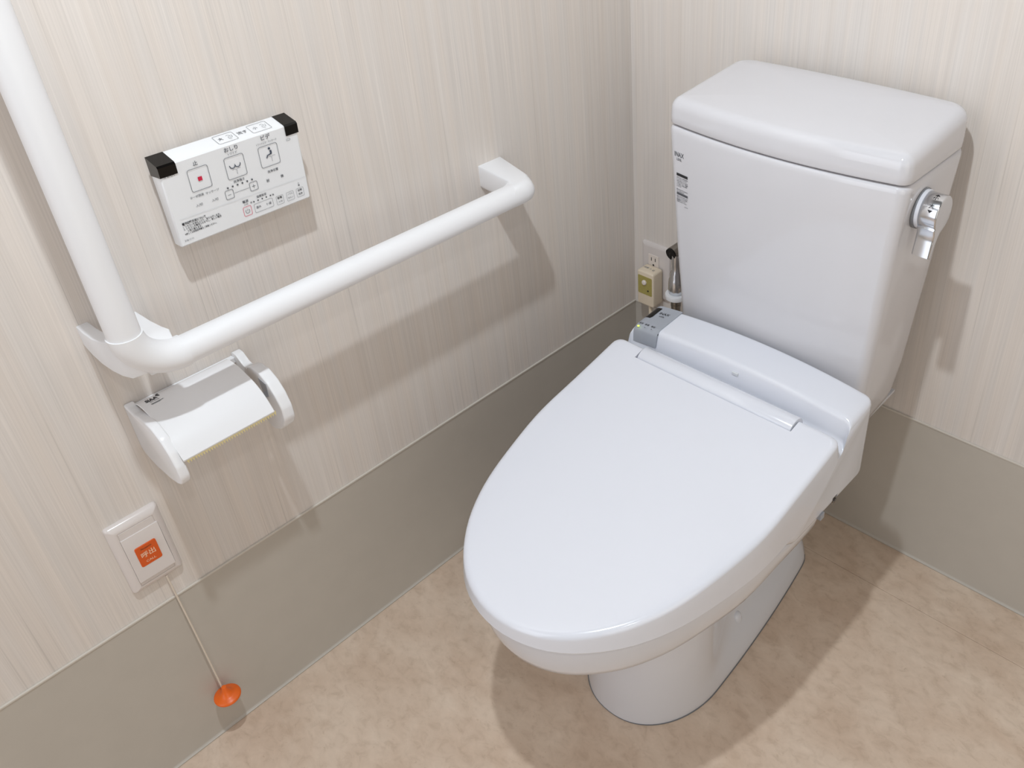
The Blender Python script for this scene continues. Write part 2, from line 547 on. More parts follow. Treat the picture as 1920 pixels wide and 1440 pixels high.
# ---- china bowl and foot
def bowl_half(off, z, yrear, wr):
    r = lid_side(off, 34, 0.985)
    out = [(a, b) for a, b in r]
    y0 = out[-1][1]; w0 = out[-1][0]
    for k in range(1, 15):
        t = k / 14
        y = y0 + (yrear - y0) * t
        q = min(1.0, t * 2.6); q = q * q * (3 - 2 * q)
        w = w0 + (wr - w0) * q
        out.append((w, y))
    return out
def foot_half(z):
    """foot outline; the flanks above the flange are drawn in"""
    f = []
    yf = -0.6035 + 0.010 * min(z / 0.2, 1); yr = -0.112
    n1 = 34
    hwf = 0.1105 - 0.006 * min(z / 0.2, 1)
    for k in range(48):
        t = k / 47
        if t < 0.42:
            a = t / 0.42 * math.pi / 2
            x = hwf * math.sin(a) ** 0.92; y = yf + 0.135 * (1 - math.cos(a))
        else:
            s = (t - 0.42) / 0.58
            y = yf + 0.135 + (yr - yf - 0.135) * s
            x = hwf - 0.012 * s - 0.026 * s * s
            if s > 0.9: x *= math.sqrt(max(0.0, 1 - ((s - 0.9) / 0.1) ** 2)) * 0.35 + 0.65
        # waist
        w = 0.0
        zz = float(np.interp(z, [0, 0.006, 0.014, 0.03, 0.046, 0.066, 0.10, 0.3], [0, 0.015, 0.08, 0.32, 0.66, 0.90, 1.0, 1.0]))
        yy = (y + 0.60) / 0.5
        w = 0.45 * zz * math.exp(-((yy - 0.66) / 0.34) ** 4)
        f.append((x * (1 - w), y))
    return f
def close_half(h, z, zf=None):
    R_ = [Vector((XC + a, b, z if zf is None else zf(b))) for a, b in h]
    L_ = [Vector((XC - a, b, z if zf is None else zf(b))) for a, b in h[1:]][::-1]
    return R_ + L_
def blend(a, b, t):
    return [((1 - t) * p[0] + t * q[0], (1 - t) * p[1] + t * q[1]) for p, q in zip(a, b)]
rings = []
for z in (0.0, 0.006, 0.014, 0.022, 0.030, 0.038, 0.046, 0.055, 0.066, 0.08, 0.11, 0.15, 0.19):
    h = foot_half(z)
    if z == 0.0: h = [(x * 0.99, y if y < -0.3 else y) for x, y in h]
    rings.append(close_half(h, z))
for z, off, t in ((0.215, -0.062, 0.06), (0.235, -0.062, 0.20), (0.255, -0.058, 0.42), (0.272, -0.052, 0.62), (0.287, -0.044, 0.79), (0.300, -0.034, 0.91),
                  (0.312, -0.0245, 0.98), (0.323, -0.0180, 1.0), (0.335, -0.0140, 1.0), (0.350, -0.0120, 1.0), (0.370, -0.0110, 1.0), (0.376, -0.0125, 1.0), (0.379, -0.0175, 1.0),
                  (0.3785, -0.050, 1.0), (0.372, -0.058, 1.0), (0.335, -0.066, 1.0), (0.29, -0.082, 1.0)):
    if off < -0.049 and z > 0.28: bh = bowl_half(off, z, -0.300, 0.04)
    else: bh = bowl_half(off, z, -0.020, float(np.interp(z, [0.25, 0.29, 0.345, 0.37], [0.09, 0.112, 0.132, 0.140])))
    def zf(y, z=z):
        k = min(max((y + 0.49) / 0.06, 0), 1)
        return z - max(0.0, z - 0.340) * 0.37 * k * k * (3 - 2 * k)
    rings.append(close_half(blend(foot_half(z), bh, t), z, zf))
bowl = to_obj('bowl', loft(rings), CHINA, toilet, True, 60)

# bolt caps on the flange
for sx in (1, -1):
    bm = bmesh.new()
    lathe(bm, [(0.0118, 0.026), (0.0118, 0.040), (0.0118, 0.044), (0.0105, 0.050), (0.008, 0.054), (0.004, 0.0565), (0.0005, 0.057)], (XC + sx * 0.068, -0.355, 0.0), 'z', 24)
    o = to_obj('bolt_cap', bm, PLASTIC, toilet)
# thin sealant line around the foot
h0 = foot_half(0.0)
oo = [(a + 0.0006, b - (0.0006 if b < -0.3 else -0.0006)) for a, b in h0]
to_obj('sealant', loft([close_half(oo, 0.0002), close_half(oo, 0.0012)]), GREY_D, toilet)

# ================================================================== CISTERN
TC = 0.437
cist = thing('cistern', 'white china cistern standing against the streaked back wall', 'cistern', (TC, -0.1, 0.37))
def tank_ring(z, hw, yf, yr, rf, rr, bow, ins=0.0, zf=None):
    hw -= ins; yf += ins; yr -= ins; rf = max(rf - ins, 0.004); rr = max(rr - ins, 0.004)
    P = []
    def bowy(x): return -bow * (1 - (x / hw) ** 2)
    # front from left to right (y = yf at the corners, bowed forward in the middle)
    for x in np.linspace(-hw + rf, hw - rf, 25): P.append((x, yf + bowy(x) - bowy(hw - rf)))
    s0 = 2 * bow * (hw - rf) / hw ** 2
    for k in range(1, 10):
        a = -math.pi / 2 + math.pi / 2 * k / 10
        P.append((hw - rf + rf * math.cos(a), yf + rf + rf * math.sin(a)))
    for y in np.linspace(yf + rf, yr - rr, 10): P.append((hw, y))
    for k in range(1, 10):
        a = math.pi / 2 * k / 10
        P.append((hw - rr + rr * math.cos(a), yr - rr + rr * math.sin(a)))
    for x in np.linspace(hw - rr, -hw + rr, 15): P.append((x, yr))
    for k in range(1, 10):
        a = math.pi / 2 + math.pi / 2 * k / 10
        P.append((-hw + rr + rr * math.cos(a), yr - rr + rr * math.sin(a)))
    for y in np.linspace(yr - rr, yf + rf, 10): P.append((-hw, y))
    for k in range(1, 10):
        a = math.pi + math.pi / 2 * k / 10
        P.append((-hw + rf + rf * math.cos(a), yf + rf + rf * math.sin(a)))
    tp = 0.0 if zf is not None else max(0.0, (0.80 - z) * 0.11) * (1 if z < 0.8101 else 0)
    return [Vector((TC + x * (1 - tp * (y - yf) / (yr - yf)), y, z if zf is None else zf(x, y))) for x, y in P]
rings = []
TB = [(0.3660, 0.1535, -0.188, -0.026, 0.020, 0.034, 0.012),
      (0.3720, 0.1570, -0.191, -0.025, 0.020, 0.034, 0.013),
      (0.39, 0.1610, -0.195, -0.025, 0.019, 0.034, 0.014),
      (0.45, 0.1680, -0.2015, -0.024, 0.018, 0.033, 0.016),
      (0.53, 0.1725, -0.2050, -0.023, 0.018, 0.033, 0.017),
      (0.61, 0.1775, -0.2085, -0.022, 0.017, 0.033, 0.018),
      (0.69, 0.1820, -0.2110, -0.022, 0.017, 0.033, 0.019),
      (0.76, 0.1862, -0.2130, -0.022, 0.017, 0.033, 0.0193),
      (0.800, 0.1886, -0.2136, -0.022, 0.017, 0.033, 0.0193)]
for t in TB: rings.append(tank_ring(*t))
for ins, dz in ((0.0006, 0.0045), (0.002, 0.007), (0.004, 0.0085), (0.007, 0.009)):
    t = list(TB[-1]); t[0] += dz; rings.append(tank_ring(*t, ins=ins))
to_obj('tank_body', loft(rings), CREAM_CHINA, cist, True, 40)
# lid
ltop = lambda x, y: 0.8665 + 0.003 * (1 - (x / 0.19) ** 2) - 0.095 * max(0, -(y + 0.05))
rings = []
L0 = dict(hw=0.1884, yf=-0.2132, yr=-0.0225, rf=0.017, rr=0.034, bow=0.0193)
def LR(z, ins, zf=None): return tank_ring(z, L0['hw'], L0['yf'], L0['yr'], L0['rf'], L0['rr'], L0['bow'], ins, zf)
rings.append(LR(0.8115, 0.006)); rings.append(LR(0.8115, 0.0022)); rings.append(LR(0.8125, 0.0008)); rings.append(LR(0.814, 0.0))
rings.append(LR(0.824, 0.0)); rings.append(LR(0, 0.0006, lambda x, y: ltop(x, y) - 0.019))
for k in range(1, 9):
    a = math.pi / 2 * k / 8
    ins = 0.0006 + 0.0164 * (1 - math.cos(a)); up = math.sin(a)
    rings.append(LR(0, ins, lambda x, y, up=up: ltop(x, y) - 0.019 + 0.0168 * up))
base = LR(0, 0.017)
cx_, cy_ = TC, (L0['yf'] + L0['yr']) / 2
for s in (0.9, 0.75, 0.55, 0.3, 0.1):
    ring = []
    for v in base:
        x = (v.x - cx_) * s; y = cy_ + (v.y - cy_) * s
        ring.append(Vector((cx_ + x, y, ltop(x, y) - 0.0022 * s ** 3)))
    rings.append(ring)
lid_o = to_obj('tank_lid', loft(rings), CREAM_CHINA, cist, True, 40)

# print on the cistern front, low on its left side
pr = Print('print', cist, ((TC, -0.2112, 0.0), (1, 0.0, 0), (0, -0.125, 0.992), (0, -0.992, -0.125)))
def tx(x, z):  # point on the front face in print coordinates
    return x - TC, z
def front_y(x, z):
    for a, b in zip(TB[:-1], TB[1:]):
        if a[0] <= z <= b[0]:
            t = (z - a[0]) / (b[0] - a[0]); q = [p_ * (1 - t) + r_ * t for p_, r_ in zip(a, b)]
            hw, yf, rf, bow = q[1], q[2], q[4], q[6]
            xx = min(abs(x - TC), hw - rf)
            yy = yf - bow * (1 - (xx / hw) ** 2) + bow * (1 - ((hw - rf) / hw) ** 2)
            dx = abs(x - TC) - (hw - rf)
            if dx > 0: yy += rf - math.sqrt(max(rf * rf - dx * dx, 0))
            return yy
    return -0.22
class TankPrint(Print):
    def P(self, x, y, h=0.0):
        return Vector((x, front_y(x, y) - 0.0004, y))
pr.bm.free()
pr = TankPrint('print', cist, ((0, 0, 0), (1, 0, 0), (0, 0, 1), (0, -1, 0)))
def dense_rect(p_, x0, z0, x1, z1, m):
    n = 4
    for k in range(n):
        a = x0 + (x1 - x0) * k / n; b = x0 + (x1 - x0) * (k + 1) / n
        p_.poly([(a, z0), (b, z0), (b, z1), (a, z1)], m)
pr.text('INAX', 0.2735, 0.7675, 0.0102, INKM, sx=0.80)
pr.text('LIXIL', 0.2735, 0.7600, 0.0055, INKM, sx=0.9)
lx0, lx1 = 0.2678, 0.2915
dense_rect(pr, lx0, 0.7335, lx1, 0.7380, INK)
z = 0.7320
rows = ['お手入れのとき中性洗剤を', '使い水ぶきしてください', '手洗い付のタンクには水を', '入れないで下さい・芳香剤', 'などを置くと故障の原因', 'になります', '',
        '■ふたをはずすと水がかか', 'ることがあります']
for i, r_ in enumerate(rows):
    if r_: pr.text(r_, lx0, z - 0.0013, 0.0025, INKM, 'LEFT', sx=0.80)
    z -= 0.00285
dense_rect(pr, lx0, 0.7022, lx1, 0.7062, INKM)
z = 0.7008
for r_ in ['凍結するおそれがあるときは', '水抜きをしてください取扱い', '■説明書をごらん下さい', '洗剤は使わないでください', '', ]:
    if r_: pr.text(r_, lx0, z - 0.0013, 0.0025, INKM, 'LEFT', sx=0.72)
    z -= 0.0029
pr.text('L0123-45', lx1, z - 0.001, 0.0022, INKG, 'RIGHT', sx=0.9)
pr.done('small black printed letters and care notice')

# flush lever on the right flank
ly, lz, lr = -0.1560, 0.7640, 0.0245
tankx = 0.6230
lev = bmesh.new()
lathe(lev, [(0.0275, tankx - 0.003), (0.0275, tankx + 0.0045)], (0, ly, lz), 'x', 40)
handle = to_obj('handle_base', lev, GREY_D, cist)
lev = bmesh.new()
lathe(lev, [(0.0262, tankx + 0.0042), (0.0262, tankx + 0.0085), (0.0255, tankx + 0.0092)], (0, ly, lz), 'x', 40)
to_obj('collar', lev, PLASTIC, cist)
# lever: round barrel with a tab hanging from its front
prof = []
for k in range(0, 33):
    a = math.radians(-72 + k * (360 - 62) / 32.0)
    prof.append((ly + lr * math.cos(a), lz + lr * math.sin(a)))
# prof runs counter-clockwise from the lower right round the top to the lower left
tabpts = [(ly - 0.0215, lz - 0.0165), (ly - 0.0190, lz - 0.0255), (ly - 0.0205, lz - 0.034), (ly - 0.0245, lz - 0.0555), (ly - 0.0185, lz - 0.0585), (ly - 0.0110, lz - 0.040), (ly - 0.002, lz - 0.0275)]
pp = [p for p in prof if not (p[0] < ly + 0.004 and p[1] < lz - 0.016)]
poly = pp + tabpts
bm = prism(poly, 'x', tankx + 0.009, tankx + 0.0335, 0.0022, 3)
lever = to_obj('flush_lever', bm, CHROME, cist, True, 40)
lever['label'] = 'chrome flush lever with two arrows'
# symbols wrapped over the barrel
class BarrelPrint(Print):
    def P(self, x, y, h=0.0):   # x along the barrel, y angle in metres of arc (0 = straight up, + towards front)
        a = y / lr
        r_ = lr + 0.0003
        return Vector((x, ly - r_ * math.sin(a), lz + r_ * math.cos(a)))
bp_ = BarrelPrint('lever_print', lever, ((0, 0, 0), (1, 0, 0), (0, 1, 0), (0, -0.7, 0.7)))
xm = tankx + 0.0225
for (a0, ch, up) in ((0.0035, '小', True), (0.0215, '大', False)):
    s_ = -1 if up else 1
    ca = a0 + (0.0052 if up else 0.0)
    ta = a0 + (0.0 if up else 0.0068)
    if up: bp_.poly([(xm - 0.0034, ta + 0.0012), (xm + 0.0034, ta + 0.0012), (xm, ta - 0.0022)], INK)
    else: bp_.poly([(xm - 0.0034, ta - 0.0012), (xm + 0.0034, ta - 0.0012), (xm, ta + 0.0026)], INK)
    cu = (xm, ca)
    # characters as strokes (v grows towards the front, i.e. downwards on the lever)
    if ch == '大':
        bp_.stroke([(xm - 0.0032, ca - 0.0008), (xm + 0.0032, ca - 0.0008)], 0.0008, INK)
        bp_.stroke([(xm, ca - 0.003), (xm, ca - 0.0006), (xm - 0.0012, ca + 0.0014), (xm - 0.003, ca + 0.003)], 0.0008, INK)
        bp_.stroke([(xm, ca - 0.0006), (xm + 0.0012, ca + 0.0014), (xm + 0.003, ca + 0.003)], 0.0008, INK)
    else:
        bp_.stroke([(xm, ca - 0.003), (xm, ca + 0.003), (xm - 0.0009, ca + 0.0024)], 0.0008, INK)
        bp_.stroke([(xm - 0.0017, ca - 0.001), (xm - 0.003, ca + 0.0016)], 0.0008, INK)
        bp_.stroke([(xm + 0.0017, ca - 0.001), (xm + 0.003, ca + 0.0016)], 0.0008, INK)
bp_.done('black arrows and size characters')

# ================================================================== WASHLET SEAT UNIT
unit = thing('bidet_seat', 'white electric bidet seat unit with closed oval lid on the toilet bowl', 'toilet seat', (XC, -0.35, 0.385))
# closed lid
rings = []
ol = lid_outline(0.0045); oi = lid_outline(0.0); oin = lid_outline(-0.004)
def ring_of(o2, zf): return [Vector((x, y, zf(y))) for x, y in o2]
rings.append(ring_of(lid_outline(-0.006), lambda y: zb(y) + 0.001))
rings.append(ring_of(lid_outline(0.0035), lambda y: zb(y) + 0.0002))
rings.append(ring_of(lid_outline(0.0045), lambda y: zb(y) + 0.0015))
for t in (0.3, 0.6): 
    rings.append(ring_of(lid_outline(0.0045 - 0.002 * t), lambda y, t=t: zb(y) + (zl(y) - 0.007 - zb(y)) * t))
rings.append(ring_of(lid_outline(0.0022), lambda y: zl(y) - 0.0075))
for k in range(1, 7):
    a = math.pi / 2 * k / 6
    rings.append(ring_of(lid_outline(0.0022 - 0.009 * (1 - math.cos(a))), lambda y, a=a: zl(y) - 0.0075 + 0.0075 * math.sin(a)))
base = lid_outline(-0.0068)
cy_ = -0.50
for s in (0.93, 0.8, 0.62, 0.4, 0.18, 0.04):
    rings.append([Vector((XC + (x - XC) * s, cy_ + (y - cy_) * s, zl(cy_ + (y - cy_) * s) + 0.0012 * (1 - s * s))) for x, y in base])
lid = to_obj('lid', loft(rings), PLASTIC, unit, True, 40)
NX0, NX1, NY = 0.3015, 0.5795, -0.3565
bm = bmesh.new()
box(bm, (NX0, NY, 0.40), (NX1, -0.30, 0.53))
boolean(lid, bm)
# hinge bar lying in the notch
sec = []
for k in range(0, 25):
    a = math.radians(-35 + k * 250 / 24.0)
    sec.append((-0.3375 + 0.0185 * math.cos(a), 0.4815 + 0.0165 * math.sin(a)))
sec = [(y, z_) for y, z_ in sec]
bm = prism(sec, 'x', NX0 + 0.0022, NX1 - 0.0022, 0.0012, 2)
to_obj('hinge_bar', bm, PLASTIC, unit)

# seat ring between lid and bowl
def plan(off, z): return [Vector((x, y, z)) for x, y in lid_outline(off)]
to_obj('seat_ring', loft([plan(-0.010, 0.3800), plan(-0.006, 0.3808), plan(-0.004, 0.385), plan(-0.004, 0.392), plan(-0.008, 0.394)]), PLASTIC, unit)

# rear housing: side profile (y, z) carried across, crowned in the middle
prof = [(-0.2350, 0.3670), (-0.2350, 0.5060), (-0.2965, 0.5005), (-0.3050, 0.4680), (-0.3280, 0.4590), (-0.3460, 0.4480), (-0.3760, 0.4260), (-0.4020, 0.4115),
        (-0.4400, 0.4020), (-0.4560, 0.3950), (-0.4560, 0.3850), (-0.4300, 0.3670)]
rad = [0.010, 0.008, 0.010, 0.01, 0.01, 0.02, 0.02, 0.02, 0.006, 0.004, 0.006, 0.006]
prof = round_corners(prof, rad, 5)
HWU = 0.1955
secs = []
def crown(x): return 0.0135 * (1 - (x / HWU) ** 2)
xs = [(-HWU, 0.013), (-HWU + 0.0012, 0.0075), (-HWU + 0.004, 0.0035), (-HWU + 0.008, 0.001), (-HWU + 0.013, 0.0)] + \
     [(x, 0.0) for x in np.linspace(-HWU + 0.02, HWU - 0.02, 26)] + \
     [(HWU - 0.013, 0.0), (HWU - 0.008, 0.001), (HWU - 0.004, 0.0035), (HWU - 0.0012, 0.0075), (HWU, 0.013)]
for x, ins in xs:
    q = shrink(prof, ins)
    ring = []
    for (y, z_), (y0, z0) in zip(q, prof):
        k = max(0.0, min(1.0, (z_ - 0.44) / 0.06))
        kr = 1.0 if y > -0.27 else 0.0
        ring.append(Vector((XC + x, y + 0.006 * (1 - (x / HWU) ** 2) * kr * k, z_ + crown(x) * k * 0.75)))
    secs.append(ring)
housing = to_obj('housing', loft(secs), PLASTIC, unit, True, 45)
# cut-outs along the lower edge of both flanks
bm = bmesh.new()
for sx in (1, -1):
    xa, xb = sorted((XC + sx * 0.1990, XC + sx * 0.1900))
    box(bm, (xa - 0.002, -0.3260, 0.360), (xb + 0.002, -0.3120, 0.3800))
boolean(housing, bm)
for sx in (1,):
    bm = bmesh.new()
    lathe(bm, [(0.0075, 0.0), (0.0075, 0.004), (0.0045, 0.0045), (0.0045, 0.0075), (0.003, 0.008)], (XC + sx * 0.190, -0.319, 0.371), 'x', 20)
    to_obj('metal_pin', bm, DULL, unit)['label'] = 'small metal pin under the flank'
bm = box(bmesh.new(), (XC + 0.190, -0.362, 0.3650), (XC + 0.1986, -0.352, 0.3760), 0.0008, 1)
to_obj('clip', bm, GREY, unit)

# small square badge on the front of the housing
bm = box(bmesh.new(), (0.4435, -0.3020, 0.4935), (0.4545, -0.2990, 0.4985), 0.0006, 1)
to_obj('sensor_window', bm, LINE, unit)

# grey indicator panel on the left end of the housing
def house_z(x, y):
    k = 1.0
    return 0.5060 + (y + 0.2350) * (0.0055 / 0.0615) + crown(x - XC) * 0.75
px0, px1 = XC - HWU + 0.0006, 0.3005
rings = []
path = []
for y in np.linspace(-0.2372, -0.2885, 12): path.append((y, 0.0))
for k in range(1, 8):
    a = math.pi / 2 * k / 8
    path.append((-0.2885 - 0.0125 * math.sin(a), -0.0125 * (1 - math.cos(a))))
path.append((-0.3030, -0.022)); path.append((-0.3040, -0.0275))
bm = bmesh.new()
grid_t, grid_b = [], []
xs_ = [px0, px0 + 0.0008, px0 + 0.003, px0 + 0.007] + list(np.linspace(px0 + 0.012, px1, 8))
drop = [0.009, 0.0052, 0.0022, 0.0005] + [0] * 8
for (y, dz) in path:
    rt, rb = [], []
    for x, d in zip(xs_, drop):
        yr_ = y + 0.006 * (1 - ((x - XC) / HWU) ** 2) * (1 if y > -0.27 else 0)
        zt = house_z(x, max(y, -0.2885)) + dz - d + 0.0014
        rt.append(bm.verts.new((x, yr_ - 0.0012 * (1 if dz < -0.004 else 0), zt)))
        rb.append(bm.verts.new((x + (0.001 if x == px0 else 0), yr_ + 0.004 * (1 if dz < -0.004 else 0), zt - (0.006 if dz > -0.004 else 0.001))))
    grid_t.append(rt); grid_b.append(rb)
nx = len(xs_)
for a, b, c, d in zip(grid_t[:-1], grid_t[1:], grid_b[:-1], grid_b[1:]):
    for i in range(nx - 1):
        bm.faces.new((a[i], a[i + 1], b[i + 1], b[i])); bm.faces.new((c[i], d[i], d[i + 1], c[i + 1]))
    bm.faces.new((a[0], b[0], d[0], c[0])); bm.faces.new((a[-1], c[-1], d[-1], b[-1]))
for t_, b_ in ((grid_t[0], grid_b[0]), (grid_t[-1], grid_b[-1])):
    for i in range(nx - 1): bm.faces.new((t_[i], b_[i], b_[i + 1], t_[i + 1]))
panel = to_obj('indicator_panel', bm, GREY, unit, True, 40)
panel['label'] = 'silver grey indicator panel with small lamps'
class PanelPrint(Print):
    def P(self, x, y, h=0.0):
        yr_ = y + 0.006 * (1 - ((x - XC) / HWU) ** 2) * (1 if y > -0.27 else 0)
        dd = np.interp(x, [q for q in xs_], drop)
        return Vector((x, yr_, house_z(x, y) - dd + 0.0014 + 0.0003 + h))
pp_ = PanelPrint('panel_print', panel, ((0, 0, 0), (1, 0, 0), (0, 1, 0), (0, 0, 1)))
blk = rrect(px0 + 0.0008, 0.2655, -0.2735, -0.2445, 0.006, 5)
# receiver window, finely divided so that it follows the panel
for i in range(8):
    for j in range(8):
        xa = px0 + 0.0006 + (0.2655 - px0 - 0.0006) * i / 8; xb = px0 + 0.0006 + (0.2655 - px0 - 0.0006) * (i + 1) / 8
        ya = -0.2735 + 0.0300 * j / 8; yb = -0.2735 + 0.0300 * (j + 1) / 8
        if i == 7 and j == 0: 
            pp_.poly([(xa, ya), (xb, yb), (xa, yb)], BLACK); continue
        pp_.rect(xa, ya, xb, yb, BLACK)
pp_.text('INAX', 0.2785, -0.2560, 0.0082, INK, sx=0.95, rot=math.radians(2))
pp_.text('LIXIL', 0.2790, -0.2635, 0.0045, INK)
for x, s_ in ((0.2605, '電源'), (0.2725, '節電'), (0.2850, '着座')):
    pp_.text(s_, x, -0.2912, 0.0042, INKM)
pp_.disc(0.2735, -0.2982, 0.0008, INK); pp_.disc(0.2860, -0.2972, 0.0008, INK)
pp_.done()
bm = bmesh.new()
lathe(bm, [(0.0019, 0.0), (0.0019, 0.0008), (0.001, 0.0012)], (0.2612, -0.2993, house_z(0.2612, -0.288) + 0.0000), 'z', 14)
to_obj('power_lamp', bm, GREEN, unit)['label'] = 'lit green lamp'

# ================================================================== HANDRAIL
rail = thing('handrail', 'white L-shaped handrail on the left wall', 'handrail', (0.0, -0.93, 0.715))
RX, RZ, RR = 0.093, 0.7155, 0.0175
bm = bmesh.new(); tube(bm, (RX, -0.912, RZ), (RX, -0.385, RZ), RR, n=48)
to_obj('horizontal_bar', bm, MATTE, rail)
bm = bmesh.new(); tube(bm, (RX, -0.961, 0.7600), (RX, -0.961, 2.0), RR, n=48)
to_obj('vertical_bar', bm, MATTE, rail)
def bracket(outer, flags, z0, z1, rprof, n=9, zs=None):
    """plan polygon; flagged vertices follow a half-round edge like the bar itself"""
    rings = []
    for k in range(n + 1):
        a = -math.pi / 2 + math.pi * k / n
        z = (z0 + z1) / 2 + (z1 - z0) / 2 * math.sin(a)
        ins = [rprof * (1 - math.cos(a)) * f for f in flags]
        q = inset_poly(outer, ins)
        rings.append([Vector((p[0], p[1], z + (zs(p[0], p[1]) if (zs and k == n) else (zs(p[0], p[1]) * (k / n) if zs else 0)))) for p in q])
    return loft(rings)
# elbow joining the two bars, with two wings reaching back to the wall
EZ, EY = 0.7645, -0.912
def elbow(bm, r, extra=0.0):
    pts = [(RX, -0.961, EZ)]
    for k in range(1, 15):
        a = math.pi / 2 * k / 15
        pts.append((RX, EY - 0.049 * math.cos(a), EZ - 0.049 * math.sin(a)))
    pts.append((RX, EY, RZ)); pts.append((RX, EY + 0.004, RZ))
    rings = []
    for i, p_ in enumerate(pts):
        a = min(max((i) / 15 * math.pi / 2, 0), math.pi / 2)
        d = Vector((0, math.sin(a), -math.cos(a))); u = Vector((1, 0, 0)); w = d.cross(u)
        rings.append([Vector(p_) + (u * math.cos(2 * math.pi * k / 40) + w * math.sin(2 * math.pi * k / 40)) * r for k in range(40)])
    return loft(rings, True, True, bm)
to_obj('elbow', elbow(bmesh.new(), 0.0190), MATTE, rail, True, 50)
def wing(secs, n=5):
    rings = []
    for x, y0, y1, z0, z1 in secs:
        rings.append([Vector((x, p[0], p[1])) for p in rrect(y0, y1, z0, z1, 0.0018, 3)])
    return loft(rings)
to_obj('wall_plate', wing([(0.0, -0.9810, -0.9675, 0.7195, 0.7465), (0.020, -0.9815, -0.9670, 0.7160, 0.7465), (0.042, -0.9805, -0.9650, 0.7120, 0.7470),
                           (0.060, -0.9775, -0.9600, 0.7085, 0.7490), (0.074, -0.9735, -0.9500, 0.7060, 0.7520), (0.086, -0.9680, -0.9400, 0.7050, 0.7480), (0.093, -0.955, -0.935, 0.708, 0.735)]), MATTE, rail, True, 60)
to_obj('wall_plate', wing([(0.0, -0.9220, -0.9155, 0.7000, 0.7345), (0.035, -0.9310, -0.9140, 0.7000, 0.7350), (0.060, -0.9390, -0.9120, 0.6995, 0.7365),
                           (0.078, -0.9500, -0.9110, 0.6995, 0.7400), (0.090, -0.950, -0.914, 0.701, 0.7345)]), MATTE, rail, True, 60)
# end bracket near the toilet
outer = [(0.0, -0.3735), (0.0745, -0.3850), (0.0755, -0.400), (0.1105, -0.400), (0.1105, -0.3720), (0.1085, -0.3600), (0.1030, -0.3520), (0.094, -0.3465), (0.082, -0.3425), (0.0, -0.3270)]
fl_ = [0, 0.3, 1, 1, 1, 1, 1, 0.8, 0.45, 0.0]
bm = bracket(outer, fl_, RZ - 0.0176, RZ + 0.0178, 0.0165, 12)
to_obj('end_bracket', bm, MATTE, rail, True, 50)

# ================================================================== REMOTE CONTROL
rem = thing('remote_control', 'white toilet remote control panel with black top corners on the left wall', 'remote control', (0.0, -0.76, 0.85))
Y0, Y1 = -0.8475, -0.6735
TZ, TX, BZ, BX = 0.899, 0.0262, 0.797, 0.0190
prof = [(0.0, 0.7955), (BX - 0.003, 0.7965), (BX, 0.7990), (TX - 0.0006, TZ - 0.001), (TX - 0.002, TZ + 0.0006), (0.002, 0.9050), (0.0, 0.9050)]
def rem_ring(y, ins):
    q = inset_poly(prof, ins)
    return [Vector((max(p[0], 0.0), y, p[1])) for p in q]
rings = [rem_ring(Y0, 0.0022), rem_ring(Y0 + 0.0006, 0.001), rem_ring(Y0 + 0.002, 0)] + [rem_ring(y, 0) for y in np.linspace(Y0 + 0.01, Y1 - 0.01, 6)] + [rem_ring(Y1 - 0.002, 0), rem_ring(Y1 - 0.0006, 0.001), rem_ring(Y1, 0.0022)]
body = to_obj('body', loft(rings), REMW, rem, True, 30)
# black corner windows wrap over the top edge
for side in (0, 1):
    ya, yb = (Y0 - 0.0006, Y0 + 0.0200) if side == 0 else (Y1 - 0.0165, Y1 + 0.0006)
    yc, yd = (Y0 - 0.0006, Y0 + 0.0165) if side == 0 else (Y1 - 0.0150, Y1 + 0.0006)
    fx = TX + 0.0007; dz = 0.0125
    fxb = fx - dz * (TX - BX) / (TZ - BZ)
    def R4(y, skew=0.0):
        return [Vector((0.001, y, 0.9057)), Vector((TX - 0.0012, y, TZ + 0.0013)), Vector((fx, y, TZ - 0.0008)), Vector((fxb, y, TZ - dz)), Vector((0.001, y, TZ - dz - 0.003))]
    bm = loft([R4(ya), R4(yb)])
    o = to_obj('corner_window', bm, BLACK, rem, False)
    o['label'] = 'glossy black corner window'
# writing on the front face, coordinates in metres: u from y=-0.846 towards the back, v up the face
Tv = Vector((TX, 0, TZ)) - Vector((BX, 0, BZ)); Tv.normalize()
nrm = Vector((Tv.z, 0, -Tv.x))
pr = Print('print', rem, (Vector((BX, 0, BZ)), (0, 1, 0), Tv, nrm))
pr.lift = 0.0004
def button(x0, y0, x1, y1, r, m, w=0.0007):
    pr.frame_(x0, y0, x1, y1, r, w, m)
button(-0.8178, 0.0612, -0.7934, 0.0885, 0.003, INKG)
pr.rect(-0.8077, 0.0722, -0.8027, 0.0772, RED, 0.0001)
pr.text('止', -0.8060, 0.0938, 0.0060, INKM)
button(-0.7731, 0.0605, -0.7488, 0.0878, 0.003, INKG)
pr.text('おしり', -0.7610, 0.0968, 0.0062, INKM)
pr.text('＋ワイド', -0.7612, 0.0913, 0.0032, INKG)
button(-0.7294, 0.0602, -0.7043, 0.0868, 0.003, INKG)
pr.text('ビデ', -0.7172, 0.0968, 0.0066, INKM)
pr.text('＋ワイドビデ・マッサージ', -0.7170, 0.0905, 0.0027, INKG, sx=0.85)
